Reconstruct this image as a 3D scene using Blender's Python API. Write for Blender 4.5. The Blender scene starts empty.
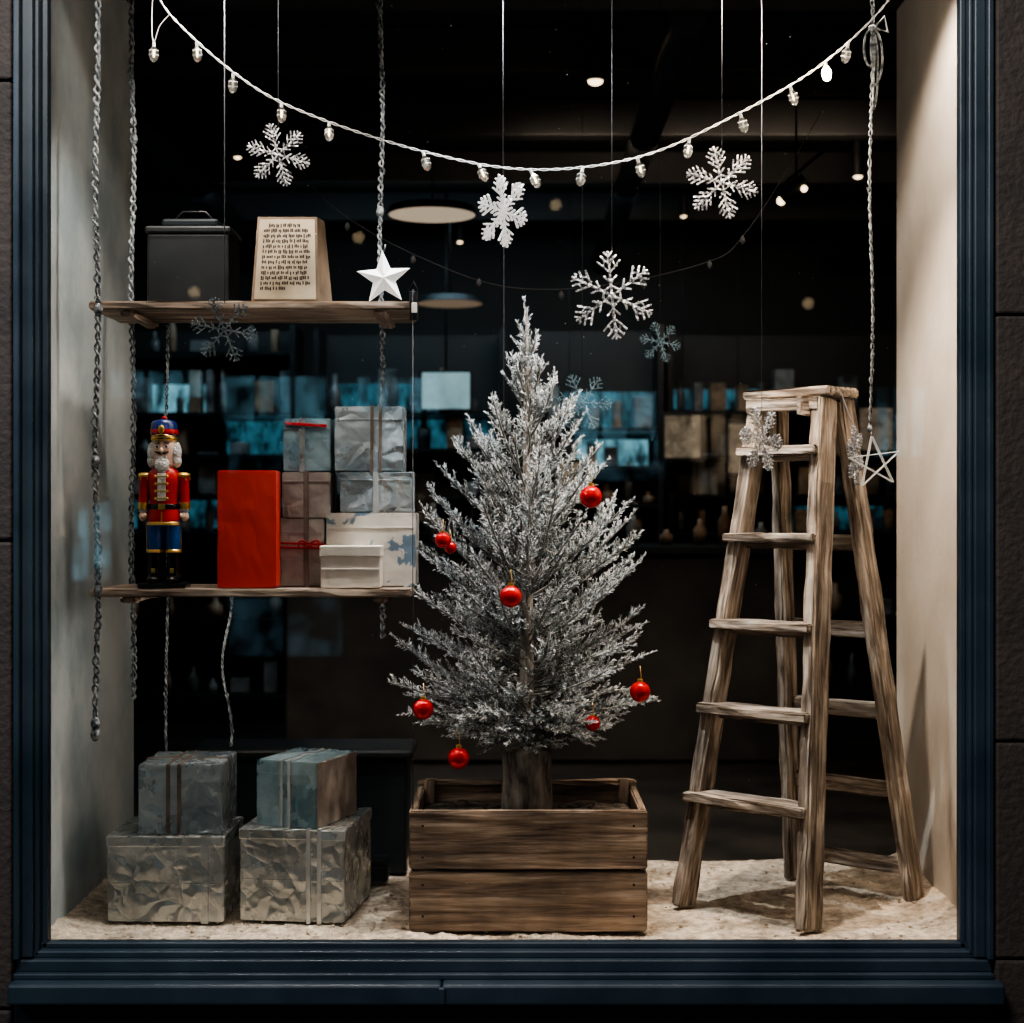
import bpy, bmesh, math, random
from mathutils import Vector, Matrix, Euler, noise
R = random.Random(7)
COL = bpy.context.scene.collection

# ------------------------------------------------------------------ materials
def newmat(name):
    m = bpy.data.materials.new(name); m.use_nodes = True
    nt = m.node_tree
    return m, nt, nt.nodes['Principled BSDF']

def pmat(name, c1, c2=None, scale=8.0, stretch=(1,1,1), rough=.6, metal=0., bump=0., bscale=None,
         emit=None, estr=0., lo=.35, hi=.65, detail=6., objrand=0., rough2=None, spec=.5, c3=None, emod=False, vor=0, knots=False, blotch=None):
    m, nt, b = newmat(name)
    L = nt.links
    b.inputs['Roughness'].default_value = rough
    b.inputs['Metallic'].default_value = metal
    b.inputs['Specular IOR Level'].default_value = spec
    n=None
    if c2 is None and bump == 0:
        b.inputs['Base Color'].default_value = (*c1, 1)
    else:
        tc = nt.nodes.new('ShaderNodeTexCoord'); mp = nt.nodes.new('ShaderNodeMapping')
        mp.inputs['Scale'].default_value = stretch
        L.new(tc.outputs['Object'], mp.inputs['Vector'])
        vec = mp.outputs['Vector']
        if objrand:
            oi = nt.nodes.new('ShaderNodeObjectInfo')
            ad = nt.nodes.new('ShaderNodeVectorMath'); ad.operation = 'ADD'
            mu = nt.nodes.new('ShaderNodeMath'); mu.operation = 'MULTIPLY'; mu.inputs[1].default_value = 37.
            L.new(oi.outputs['Random'], mu.inputs[0]); L.new(mu.outputs[0], ad.inputs[1]); L.new(vec, ad.inputs[0])
            vec = ad.outputs[0]
        n = nt.nodes.new('ShaderNodeTexNoise'); n.inputs['Scale'].default_value = scale
        n.inputs['Detail'].default_value = detail; n.inputs['Roughness'].default_value = .62
        if knots: n.inputs['Distortion'].default_value = .6
        L.new(vec, n.inputs['Vector'])
        r = nt.nodes.new('ShaderNodeValToRGB')
        r.color_ramp.elements[0].position = lo; r.color_ramp.elements[1].position = hi
        r.color_ramp.elements[0].color = (*c1, 1); r.color_ramp.elements[1].color = (*(c2 or c1), 1)
        if c3:
            e = r.color_ramp.elements.new((lo+hi)/2); e.color = (*c3, 1)
        L.new(n.outputs['Fac'], r.inputs['Fac'])
        colout = r.outputs['Color']
        if knots or blotch:   # large blotchy weathering on top of the fine pattern
            sc,a0,a1=blotch or (6,.55,1.2)
            n3=nt.nodes.new('ShaderNodeTexNoise'); n3.inputs['Scale'].default_value=sc; n3.inputs['Detail'].default_value=3
            L.new(tc.outputs['Object'], n3.inputs['Vector'])
            mr3=nt.nodes.new('ShaderNodeMapRange'); mr3.inputs[1].default_value=.35; mr3.inputs[2].default_value=.65; mr3.inputs[3].default_value=a0; mr3.inputs[4].default_value=a1
            L.new(n3.outputs['Fac'],mr3.inputs[0])
            vm=nt.nodes.new('ShaderNodeVectorMath'); vm.operation='SCALE'
            L.new(colout,vm.inputs[0]); L.new(mr3.outputs[0],vm.inputs['Scale']); colout=vm.outputs[0]
        L.new(colout, b.inputs['Base Color'])
        if rough2 is not None:
            mr = nt.nodes.new('ShaderNodeMapRange'); mr.inputs[1].default_value = lo; mr.inputs[2].default_value = hi
            mr.inputs[3].default_value = rough; mr.inputs[4].default_value = rough2
            L.new(n.outputs['Fac'], mr.inputs[0]); L.new(mr.outputs[0], b.inputs['Roughness'])
        if bump:
            n2 = nt.nodes.new('ShaderNodeTexNoise'); n2.inputs['Scale'].default_value = bscale or scale
            n2.inputs['Detail'].default_value = 6. if not vor else 2.
            L.new(vec, n2.inputs['Vector']); hout=n2.outputs['Fac']
            if vor:
                # crinkle creases
                v=nt.nodes.new('ShaderNodeTexVoronoi'); v.inputs['Scale'].default_value=vor; v.feature='DISTANCE_TO_EDGE'
                dm=nt.nodes.new('ShaderNodeVectorMath'); dm.operation='SCALE'; dm.inputs['Scale'].default_value=.08
                L.new(n2.outputs['Color'],dm.inputs[0])
                dv=nt.nodes.new('ShaderNodeVectorMath'); dv.operation='ADD'; L.new(vec,dv.inputs[0]); L.new(dm.outputs[0],dv.inputs[1])
                L.new(dv.outputs[0], v.inputs['Vector'])
                a=nt.nodes.new('ShaderNodeMath'); a.operation='ADD'; L.new(hout,a.inputs[0]); L.new(v.outputs['Distance'],a.inputs[1]); hout=a.outputs[0]
            bp = nt.nodes.new('ShaderNodeBump'); bp.inputs['Strength'].default_value = bump
            bp.inputs['Distance'].default_value = .01
            L.new(hout, bp.inputs['Height']); L.new(bp.outputs['Normal'], b.inputs['Normal'])
    if emit:
        b.inputs['Emission Color'].default_value = (*emit, 1); b.inputs['Emission Strength'].default_value = estr
        if emod and n:
            mr = nt.nodes.new('ShaderNodeMapRange'); mr.inputs[1].default_value = lo; mr.inputs[2].default_value = hi
            mr.inputs[3].default_value = estr*.06; mr.inputs[4].default_value = estr
            L.new(n.outputs['Fac'], mr.inputs[0]); L.new(mr.outputs[0], b.inputs['Emission Strength'])
    return m

M = {}
M['navy'] = pmat('navy_paint', (.0045,.0105,.017), (.0085,.0175,.027), scale=3, rough=.34, rough2=.5)
M['stone'] = pmat('brown_stone', (.006,.0033,.0023), (.015,.009,.0065), scale=7, rough=.8, bump=.5, bscale=60)
M['asphalt'] = pmat('asphalt', (.02,.02,.022), (.05,.05,.05), scale=20, rough=.7, bump=.3)
M['plaster'] = pmat('cream_plaster', (.52,.46,.39), (.66,.60,.52), scale=3, rough=.85, bump=.12, bscale=40)
M['plaster_l'] = pmat('grey_plaster', (.24,.29,.30), (.50,.53,.52), scale=2.2, rough=.8, bump=.15, bscale=30)
M['sand'] = pmat('sandy_snow', (.30,.22,.15), (.80,.68,.53), scale=34, rough=.95, bump=1., bscale=110, detail=12, lo=.30, hi=.62, blotch=(7,.62,1.08))
M['dark'] = pmat('dark_interior', (.010,.010,.011), (.024,.022,.021), scale=2, rough=.6)
M['darkfloor'] = pmat('dark_floor', (.010,.009,.008), (.030,.025,.02), scale=4, rough=.3)
M['ladder'] = pmat('weathered_wood', (.080,.058,.043), (.60,.53,.45), scale=6, stretch=(.8,10,10), rough=.85, bump=.9, objrand=1, lo=.37, hi=.65, c3=(.30,.24,.185), knots=True, detail=10)
M['crate'] = pmat('crate_wood', (.080,.053,.038), (.46,.36,.27), scale=5, stretch=(.8,11,11), rough=.75, bump=.6, objrand=1, lo=.34, hi=.67, c3=(.26,.185,.13), knots=True, detail=10)
M['shelf'] = pmat('shelf_wood', (.14,.095,.065), (.46,.37,.29), scale=4, stretch=(1,12,12), rough=.8, bump=.4, objrand=1, knots=True)
M['bark'] = pmat('bark', (.07,.06,.05), (.40,.36,.31), scale=22, stretch=(1,1,.3), rough=.95, bump=1., bscale=50, lo=.4, hi=.62, detail=10)
M['soil'] = pmat('soil', (.03,.024,.018), (.10,.08,.06), scale=30, rough=1, bump=1.)
M['silver'] = pmat('silver_wrap', (.34,.36,.35), (.66,.68,.66), scale=9, rough=.20, metal=.62, bump=1., bscale=13, rough2=.34, vor=15, detail=4, lo=.3, hi=.7, blotch=(5,.8,1.15))
M['silverb'] = pmat('silver_blue_wrap', (.32,.39,.42), (.62,.70,.72), scale=9, rough=.20, metal=.58, bump=1., bscale=13, rough2=.34, vor=15, detail=4, lo=.3, hi=.7, blotch=(5,.8,1.15))
M['bluefoil'] = pmat('blue_grey_wrap', (.15,.27,.32), (.44,.58,.62), scale=9, rough=.22, metal=.50, bump=.9, bscale=12, rough2=.38, vor=14, detail=4, lo=.3, hi=.7, blotch=(5,.78,1.15))
M['taupe'] = pmat('taupe_wrap', (.30,.25,.22), (.52,.46,.41), scale=14, rough=.35, metal=.25, bump=.6, bscale=14, vor=13, detail=5, blotch=(6,.75,1.15))
M['cream'] = pmat('patterned_cream_wrap', (.16,.23,.29), (.66,.62,.55), scale=15, rough=.45, metal=.1, bump=.3, lo=.42, hi=.46, knots=True, detail=3)
M['whitewrap'] = pmat('white_wrap', (.56,.50,.42), (.74,.68,.59), scale=8, rough=.6, bump=.5, bscale=14)
M['redwrap'] = pmat('red_wrap', (.40,.020,.011), (.48,.030,.016), scale=6, rough=.6, bump=.15)
M['ribbon_s'] = pmat('silver_ribbon', (.50,.52,.52), (.68,.70,.69), scale=20, rough=.25, metal=.4)
M['ribbon_t'] = pmat('brown_ribbon', (.11,.085,.07), (.22,.17,.14), scale=20, rough=.5, metal=.2)
M['ribbon_r'] = pmat('red_ribbon', (.32,.008,.010), (.44,.014,.016), scale=20, rough=.35)
M['rope'] = pmat('grey_rope', (.035,.045,.052), (.36,.38,.39), scale=70, rough=.95, bump=.5, bscale=120, lo=.4, hi=.62)
M['string'] = pmat('white_string', (.12,.13,.14), rough=.6)
M['cord'] = pmat('dark_cord', (.03,.03,.03), rough=.8)
M['flake'] = pmat('glitter_silver', (.10,.10,.11), (.95,.95,.95), scale=150, rough=.3, metal=.2, bump=1., bscale=220, lo=.45, hi=.58, emit=(1,.98,.95), estr=.03)
M['flakehot'] = pmat('glitter_glow', (.35,.35,.35), (.97,.97,.97), scale=150, rough=.4, bump=1., bscale=220, lo=.4, hi=.56, emit=(1,.96,.90), estr=.50)  # emission stands in for strong light on this one flake
M['flake_dim'] = pmat('glitter_blue', (.05,.075,.09), (.36,.43,.46), scale=170, rough=.5, bump=1., bscale=260, lo=.4, hi=.6)
M['flake_teal'] = pmat('glitter_teal', (.015,.03,.037), (.09,.15,.175), scale=170, rough=.5, bump=1., bscale=260, lo=.4, hi=.6)
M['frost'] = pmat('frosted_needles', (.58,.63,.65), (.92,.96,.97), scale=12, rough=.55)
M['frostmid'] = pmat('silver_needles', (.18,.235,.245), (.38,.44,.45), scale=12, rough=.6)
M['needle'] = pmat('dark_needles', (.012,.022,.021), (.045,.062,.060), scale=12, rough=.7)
M['twig'] = pmat('frosted_twig', (.07,.07,.066), (.28,.28,.27), scale=30, rough=.8)
M['ball'] = pmat('red_ornament_glass', (.50,.004,.007), rough=.16, metal=.35)
M['gold'] = pmat('gold', (.75,.48,.14), rough=.3, metal=.9)
M['iron'] = pmat('black_iron', (.012,.012,.014), (.025,.025,.025), scale=20, rough=.45, metal=.5)
M['steel'] = pmat('steel_dark', (.008,.012,.014), (.022,.028,.032), scale=5, rough=.35, metal=.4)
M['tin'] = pmat('tin_dark', (.004,.006,.0075), (.012,.015,.017), scale=9, rough=.5)
M['paper'] = pmat('aged_paper', (.34,.265,.17), (.54,.45,.32), scale=5, rough=.8)
M['ink'] = pmat('ink', (.03,.02,.015), rough=.8)
M['signside'] = pmat('sign_wood', (.10,.065,.04), (.24,.17,.11), scale=8, rough=.8, bump=.3)
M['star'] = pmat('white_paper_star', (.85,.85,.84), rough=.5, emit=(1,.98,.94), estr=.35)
M['wire'] = pmat('light_wire', (.66,.66,.62), rough=.5, emit=(1,.97,.9), estr=.12)
M['bulblit'] = pmat('lit_bulb', (1,.9,.7), rough=.2, emit=(1,.80,.50), estr=45.)
M['bulbtip'] = pmat('warm_bulb_tip', (1,.9,.7), rough=.2, emit=(1,.80,.50), estr=9.)
M['nred'] = pmat('lacquer_red', (.46,.008,.008), rough=.25)
M['nblue'] = pmat('lacquer_blue', (.012,.08,.27), rough=.25)
M['nnavy'] = pmat('lacquer_navy', (.008,.020,.12), rough=.25)
M['nblack'] = pmat('lacquer_black', (.005,.005,.005), rough=.2)
M['nskin'] = pmat('painted_skin', (.80,.54,.40), rough=.35)
M['nhair'] = pmat('white_hair', (.80,.79,.77), (.94,.93,.91), scale=80, rough=.9, bump=1, bscale=200)
M['disc'] = pmat('warm_lamp_disc', (.8,.7,.5), rough=.5, emit=(1,.80,.58), estr=.42)
M['discdim'] = pmat('dim_lamp_disc', (.3,.25,.2), rough=.5, emit=(1,.72,.48), estr=.16)
M['spotlit'] = pmat('spot_lens', (1,.9,.7), rough=.5, emit=(1,.75,.45), estr=4.)
M['cyan'] = pmat('cyan_reflection_glow', (.1,.3,.35), (.3,.5,.5), scale=7, stretch=(2.2,1,1), rough=.5, emit=(.20,.48,.58), estr=.80, emod=True, detail=3, lo=.36, hi=.60)  # emissive colour imitating blue reflections in the pane
M['cyandim'] = pmat('dim_reflection_glow', (.01,.04,.05), (.02,.08,.1), scale=6, stretch=(3,1,1.5), rough=.5, emit=(.06,.22,.30), estr=.62, emod=True, detail=6, lo=.42, hi=.66)  # weaker emissive colour, also imitating reflections
M['palescreen'] = pmat('pale_screen', (.3,.5,.55), (.4,.6,.6), scale=10, rough=.5, emit=(.34,.52,.58), estr=.42, emod=True, lo=.1, hi=.6)
M['warmframe'] = pmat('warm_picture', (.12,.08,.05), (.3,.2,.1), scale=20, rough=.6, emit=(.5,.44,.36), estr=.20, emod=True)
M['goods'] = pmat('shop_goods', (.025,.03,.034), (.24,.25,.255), scale=9, rough=.35, objrand=1)
M['goodsw'] = pmat('shop_goods_warm', (.10,.06,.035), (.36,.25,.17), scale=9, rough=.4, objrand=1)
M['shopwin'] = pmat('street_shop_window', (.1,.2,.25), (.1,.2,.25), scale=2.6, stretch=(2,1,1.5), rough=.5, emit=(.26,.62,.80), estr=4.2, emod=True, lo=.40, hi=.64, detail=9)
M['shopwin_dim'] = pmat('street_dim_window', (.1,.2,.25), (.1,.2,.25), scale=2.2, stretch=(2,1,1.5), rough=.5, emit=(.26,.55,.72), estr=1.4, emod=True, lo=.42, hi=.68, detail=9)
M['warmwin'] = pmat('street_warm_window', (.2,.2,.1), (.3,.2,.1), scale=2.6, rough=.5, emit=(1,.74,.48), estr=2.4, emod=True, lo=.44, hi=.62, detail=9)

def mixmat(name, rough, ior, emit=0, tint=(1,1,1)):
    m = bpy.data.materials.new(name); m.use_nodes = True
    nt = m.node_tree; nt.nodes.clear()
    o = nt.nodes.new('ShaderNodeOutputMaterial'); t = nt.nodes.new('ShaderNodeBsdfTransparent'); t.inputs[0].default_value=(*tint,1)
    g = nt.nodes.new('ShaderNodeBsdfGlossy'); g.inputs['Roughness'].default_value = rough
    f = nt.nodes.new('ShaderNodeFresnel'); f.inputs['IOR'].default_value = ior
    x = nt.nodes.new('ShaderNodeMixShader')
    nt.links.new(f.outputs[0], x.inputs[0]); nt.links.new(t.outputs[0], x.inputs[1]); nt.links.new(g.outputs[0], x.inputs[2])
    out=x.outputs[0]
    if emit:
        e=nt.nodes.new('ShaderNodeEmission'); e.inputs[0].default_value=(1,.88,.70,1); e.inputs[1].default_value=emit
        a=nt.nodes.new('ShaderNodeAddShader'); nt.links.new(out,a.inputs[0]); nt.links.new(e.outputs[0],a.inputs[1]); out=a.outputs[0]
    nt.links.new(out, o.inputs[0])
    return m
M['glass'] = mixmat('window_glass',0.,1.58)
M['bulb'] = mixmat('clear_bulb_glass',.08,1.7,.12,(.82,.82,.78))

# ------------------------------------------------------------------ mesh builder
class MB:
    def __init__(s): s.v=[]; s.f=[]; s.m=[]; s.mats=[]; s.sm=[]
    def mi(s, k):
        if k not in s.mats: s.mats.append(k)
        return s.mats.index(k)
    def add(s, verts, faces, k, smooth=False):
        o=len(s.v); s.v.extend([tuple(v) for v in verts]); i=s.mi(k)
        for f in faces:
            s.f.append([a+o for a in f]); s.m.append(i); s.sm.append(smooth)
    def frombm(s, bm, k, mat=None, smooth=False):
        if mat is not None: bmesh.ops.transform(bm, matrix=mat, verts=bm.verts)
        bm.verts.index_update()
        s.add([v.co[:] for v in bm.verts], [[v.index for v in f.verts] for f in bm.faces], k, smooth); bm.free()
    def box(s, c, d, k, rot=(0,0,0), bev=0.0, pre=None):
        bm = bmesh.new(); bmesh.ops.create_cube(bm, size=1)
        bmesh.ops.scale(bm, vec=Vector(d), verts=bm.verts)
        if bev: bmesh.ops.bevel(bm, geom=bm.edges[:], offset=bev, segments=2, affect='EDGES', profile=.5)
        mt = Matrix.Translation(c) @ Euler(rot).to_matrix().to_4x4()
        if pre is not None: mt = pre @ mt
        s.frombm(bm, k, mt)
    def cyl(s, p0, p1, r0, r1, k, n=16, caps=True, sq=1.0):
        p0=Vector(p0); p1=Vector(p1); d=(p1-p0)
        q = d.to_track_quat('Z','Y').to_matrix() if d.length>1e-9 else Matrix.Identity(3)
        if abs(d.normalized().z)>.999: q=Matrix.Identity(3)
        vs=[];fs=[]
        for p,r in ((p0,r0),(p1,r1)):
            for i in range(n):
                a=2*math.pi*i/n
                vs.append(p+q@Vector((r*math.cos(a), r*math.sin(a)*sq,0)))
        for i in range(n): fs.append([i,(i+1)%n,n+(i+1)%n,n+i])
        s.add(vs,fs,k,True)
        if caps:
            s.add(vs,[list(range(n))[::-1], list(range(n,2*n))],k,False)
    def sph(s, c, r, k, sc=(1,1,1), seg=16, rings=10):
        bm=bmesh.new(); bmesh.ops.create_uvsphere(bm,u_segments=seg,v_segments=rings,radius=r)
        s.frombm(bm,k,Matrix.Translation(c)@Matrix.Diagonal((*sc,1)),True)
    def lathe(s, prof, c, k, n=16, sq=1.0):
        vs=[];fs=[]
        for r,z in prof:
            for i in range(n):
                a=2*math.pi*i/n; vs.append((c[0]+r*math.cos(a),c[1]+r*math.sin(a)*sq,c[2]+z))
        for j in range(len(prof)-1):
            for i in range(n): fs.append([j*n+i,j*n+(i+1)%n,(j+1)*n+(i+1)%n,(j+1)*n+i])
        s.add(vs,fs,k,True)
    def tube(s, pts, r, k, n=6):
        pts=[Vector(p) for p in pts]; vs=[];fs=[]
        for i,p in enumerate(pts):
            d=(pts[min(i+1,len(pts)-1)]-pts[max(i-1,0)]).normalized()
            up=Vector((0,1,0)) if abs(d.y)<.9 else Vector((1,0,0))
            a=d.cross(up).normalized(); b=d.cross(a)
            for j in range(n):
                t=2*math.pi*j/n; vs.append(p+(a*math.cos(t)+b*math.sin(t))*r)
        for i in range(len(pts)-1):
            for j in range(n): fs.append([i*n+j,i*n+(j+1)%n,(i+1)*n+(j+1)%n,(i+1)*n+j])
        fs.append(list(range(n))[::-1]); fs.append([(len(pts)-1)*n+j for j in range(n)])
        s.add(vs,fs,k,True)
    def obj(s, name, parent=None, loc=None):
        me=bpy.data.meshes.new(name)
        vs=s.v
        if loc is not None: vs=[(a-loc[0],b-loc[1],c-loc[2]) for a,b,c in vs]
        me.from_pydata(vs,[],s.f)
        for k in s.mats: me.materials.append(M[k])
        me.polygons.foreach_set('material_index',s.m); me.polygons.foreach_set('use_smooth',s.sm)
        me.update()
        o=bpy.data.objects.new(name,me); COL.objects.link(o)
        if loc is not None: o.location=loc
        if parent: o.parent=parent
        return o
def empty(name, loc=(0,0,0)):
    e=bpy.data.objects.new(name,None); COL.objects.link(e); e.location=loc; e.empty_display_size=.05; return e
def sbox(name,lo,hi,k,bev=0,parent=None):
    b=MB(); c=[(a+d)/2 for a,d in zip(lo,hi)]
    b.box(c,[d-a for a,d in zip(lo,hi)],k,bev=bev); return b.obj(name,parent,loc=c)
def beam(name,p0,p1,w,t,k,parent,side,bev=.004,wob=.003):
    """board from p0 to p1, local X along its length; 'side' = direction of its width w"""
    p0=Vector(p0);p1=Vector(p1);x=(p1-p0);L=x.length;x.normalize()
    z=x.cross(Vector(side)).normalized(); y=z.cross(x)
    bm=bmesh.new(); bmesh.ops.create_cube(bm,size=1); bmesh.ops.scale(bm,vec=(L,w,t),verts=bm.verts)
    es=[e for e in bm.edges if abs(e.verts[0].co.x-e.verts[1].co.x)>L*.5]
    bmesh.ops.subdivide_edges(bm,edges=es,cuts=max(2,int(L/.06)))
    bm.normal_update()
    ce=[e for e in bm.edges if len(e.link_faces)==2 and e.link_faces[0].normal.dot(e.link_faces[1].normal)<.5]
    bmesh.ops.bevel(bm,geom=ce,offset=bev,segments=2,affect='EDGES')
    for v in bm.verts:
        if abs(v.co.x)<L*.49: v.co.y+=R.uniform(-wob,wob); v.co.z+=R.uniform(-wob,wob)*.6
    me=bpy.data.meshes.new(name); bm.to_mesh(me); bm.free(); me.materials.append(M[k])
    o=bpy.data.objects.new(name,me); COL.objects.link(o)
    m=Matrix((x,y,z)).transposed().to_4x4(); m.translation=(p0+p1)/2
    o.matrix_world=m
    if parent: o.parent=parent; o.matrix_parent_inverse=Matrix.Translation(parent.location).inverted()
    return o

# ------------------------------------------------------------------ room shell
CEIL=2.62
def sand():
    nx,ny=240,110; x0,x1,y0,y1=-1.17,1.19,-.09,.95
    vs=[];fs=[]
    for j in range(ny+1):
        for i in range(nx+1):
            x=x0+(x1-x0)*i/nx; y=y0+(y1-y0)*j/ny
            h=.009*noise.noise(Vector((x*5,y*5,0)))+.006*noise.noise(Vector((x*22,y*22,3)))+.006*noise.noise(Vector((x*60,y*60,7)))
            e=min((x-x0),(x1-x),.12)/.12; h+= .022*(1-e)
            if j==ny: h-=.01*abs(noise.noise(Vector((x*9,0,0))))
            vs.append((x,y+(.02*noise.noise(Vector((x*12,4,0))) if j==ny else 0),max(h-.008,-.012)))
    for j in range(ny):
        for i in range(nx):
            a=j*(nx+1)+i; fs.append([a,a+1,a+nx+2,a+nx+1])
    b=MB(); b.add(vs,fs,'sand',True)
    b.box(((x0+x1)/2,(y0+y1)/2-.01,-.06),(x1-x0,y1-y0-.02,.09),'sand')
    for i in range(420):   # grit and small clumps
        x=R.uniform(-1.1,1.15);y=R.uniform(-.07,.9);s=R.uniform(.002,.006)
        b.sph((x,y,-.004+.006*noise.noise(Vector((x*22,y*22,3)))+s*.5),s,'sand',(1.2,1,.7),6,4)
    return b.obj('floor')
sand()
sbox('wall_left',(-1.22,-.10,-.1),(-1.17,.95,CEIL),'plaster_l')
sbox('wall_right',(1.19,-.10,-.1),(1.24,.95,CEIL),'plaster')
sbox('ceiling',(-1.22,-.10,CEIL),(1.24,.95,CEIL+.05),'dark')
sbox('floor_shop',(-3.2,.95,-.14),(3.2,6.1,-.04),'darkfloor')
sbox('ceiling_shop',(-3.2,.95,2.85),(3.2,6.1,2.95),'dark')
sbox('wall_back',(-3.2,6.1,-.1),(3.2,6.2,2.95),'dark')
sbox('wall_shop_left',(-3.3,.95,-.1),(-3.2,6.1,2.95),'dark')
sbox('wall_shop_right',(3.2,.95,-.1),(3.3,6.1,2.95),'dark')
sbox('wall_partition_left',(-3.2,.90,-.1),(-1.22,.95,2.95),'dark')
sbox('wall_partition_right',(1.24,.90,-.1),(3.2,.95,2.95),'dark')
sbox('wall_partition_top',(-1.22,.90,CEIL+.05),(1.24,.95,2.95),'dark')
b=MB()
for y in (1.9,2.9,3.9,4.9): b.box((0,y,2.76),(6.4,.10,.16),'dark',bev=.008)
for x in (-1.5,.55,2.0): b.cyl((x,1.0,2.62),(x,6.0,2.62),.06,.06,'iron',16)
b.obj('ceiling_beams')
def facade():
    b=MB()
    def col(x0,x1,zs):
        for a,c in zip(zs[:-1],zs[1:]):
            b.box(((x0+x1)/2,-.13,(a+c)/2),(x1-x0-.006,.10,c-a-.006),'stone',bev=.006)
    col(-2.2,-1.193,[-.6,-.12,1.0,2.1,3.2]); col(1.153,2.2,[-.6,.0,.52,1.54,2.5,3.2])
    for x0,x1 in ((-1.193,-.5),(-.5,.42),(.42,1.153)):
        b.box(((x0+x1)/2,-.13,-.345),(x1-x0-.005,.10,.50),'stone',bev=.006)
        b.box(((x0+x1)/2,-.13,2.9),(x1-x0-.005,.10,.60),'stone',bev=.006)
    return b.obj('wall_front')
facade()
sbox('pavement',(-8,-11,-.68),(8,-.10,-.6),'asphalt')
def frame():
    b=MB(); zt=2.56; zb=.024
    xl,xr=-1.127,1.087
    for o0,o1,yf in ((0,.014,-.118),(.014,.024,-.145),(.024,.050,-.160),(.050,.064,-.182)):
        b.box((xl-(o0+o1)/2,(yf-.085)/2,(zb+zt)/2),(o1-o0,-.085-yf,zt-zb+.05),'navy',bev=.003)
        b.box((xr+(o0+o1)/2,(yf-.085)/2,(zb+zt)/2),(o1-o0,-.085-yf,zt-zb+.05),'navy',bev=.003)
        b.box(((xl+xr)/2,(yf-.085)/2,zt+(o0+o1)/2),(xr-xl+2*o1,-.085-yf,o1-o0),'navy',bev=.003)
    for z1,z0,yf in ((zb,.010,-.118),(.010,-.006,-.145),(-.006,-.034,-.165),(-.034,-.048,-.182)):
        b.box(((xl+xr)/2,(yf-.085)/2,(z0+z1)/2),(xr-xl+.128,-.085-yf,z1-z0),'navy',bev=.003)
    b.box((-.680,-.155,-.072),(1.025,.14,.048),'navy',bev=.006)
    b.box((.500,-.155,-.072),(1.330,.14,.048),'navy',bev=.006)
    b.box((-.165,-.228,-.072),(.016,.012,.04),'navy',bev=.004)
    return b.obj('window_frame')
frame()
g=MB(); g.add([(-1.13,-.1,.0),(1.09,-.1,.0),(1.09,-.1,2.58),(-1.13,-.1,2.58)],[[0,1,2,3]],'glass'); g.obj('window_1')
b=MB()
for i in range(260):
    x=R.uniform(-1.0,1.0); z=R.uniform(1.2,2.4) if R.random()<.7 else R.uniform(.1,1.2); r=R.choice([.0006,.0008,.0010,.0013])
    vs=[(x+r*math.cos(a),-.0985,z+r*math.sin(a)*R.uniform(.7,1.3)) for a in [k*math.pi/3 for k in range(6)]]
    b.add(vs,[[0,1,2,3,4,5]],'flake')
b.obj('frost_specks')
# buildings across the street (seen mirrored in the pane)
b=MB(); b.box((0,-11.3,2.4),(16,.4,6),'stone')
for x,z,w,h,k,n in ((-3.3,2.25,.9,.30,'shopwin',5),(-2.2,2.1,1.0,.5,'shopwin',3),(-2.3,1.55,.7,.3,'shopwin_dim',4),(-4.3,1.2,.5,.8,'warmwin',2),(-1.05,2.15,.8,.38,'shopwin',5),(.95,1.95,.8,.5,'shopwin',3),(1.1,1.45,.7,.25,'shopwin_dim',2),(2.0,1.6,.7,.8,'warmwin',4),(3.6,1.9,.5,.7,'shopwin',3),(-2.1,.0,1.1,.6,'shopwin_dim',2),(-3.9,.8,.4,.8,'shopwin',2),(-1.0,1.2,.6,.5,'warmwin',3)):
    b.box((x,-11.08,z),(w,.04,h),k)
    for i in range(n+1): b.box((x-w/2+w*i/n,-11.05,z),(.04,.05,h+.06),'iron')
    b.box((x,-11.05,z+h/2),(w+.1,.06,.06),'iron'); b.box((x,-11.05,z-h/2),(w+.1,.06,.06),'iron')
for x,z in ((-1.4,3.6),(-2.9,3.1),(.4,3.9),(2.7,3.0)):
    b.tube([(x,-11.1,z+.12),(x,-10.9,z+.15),(x,-10.8,z)],.015,'iron'); b.sph((x,-10.8,z-.03),.05,'spotlit')
b.obj('street_building')

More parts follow.
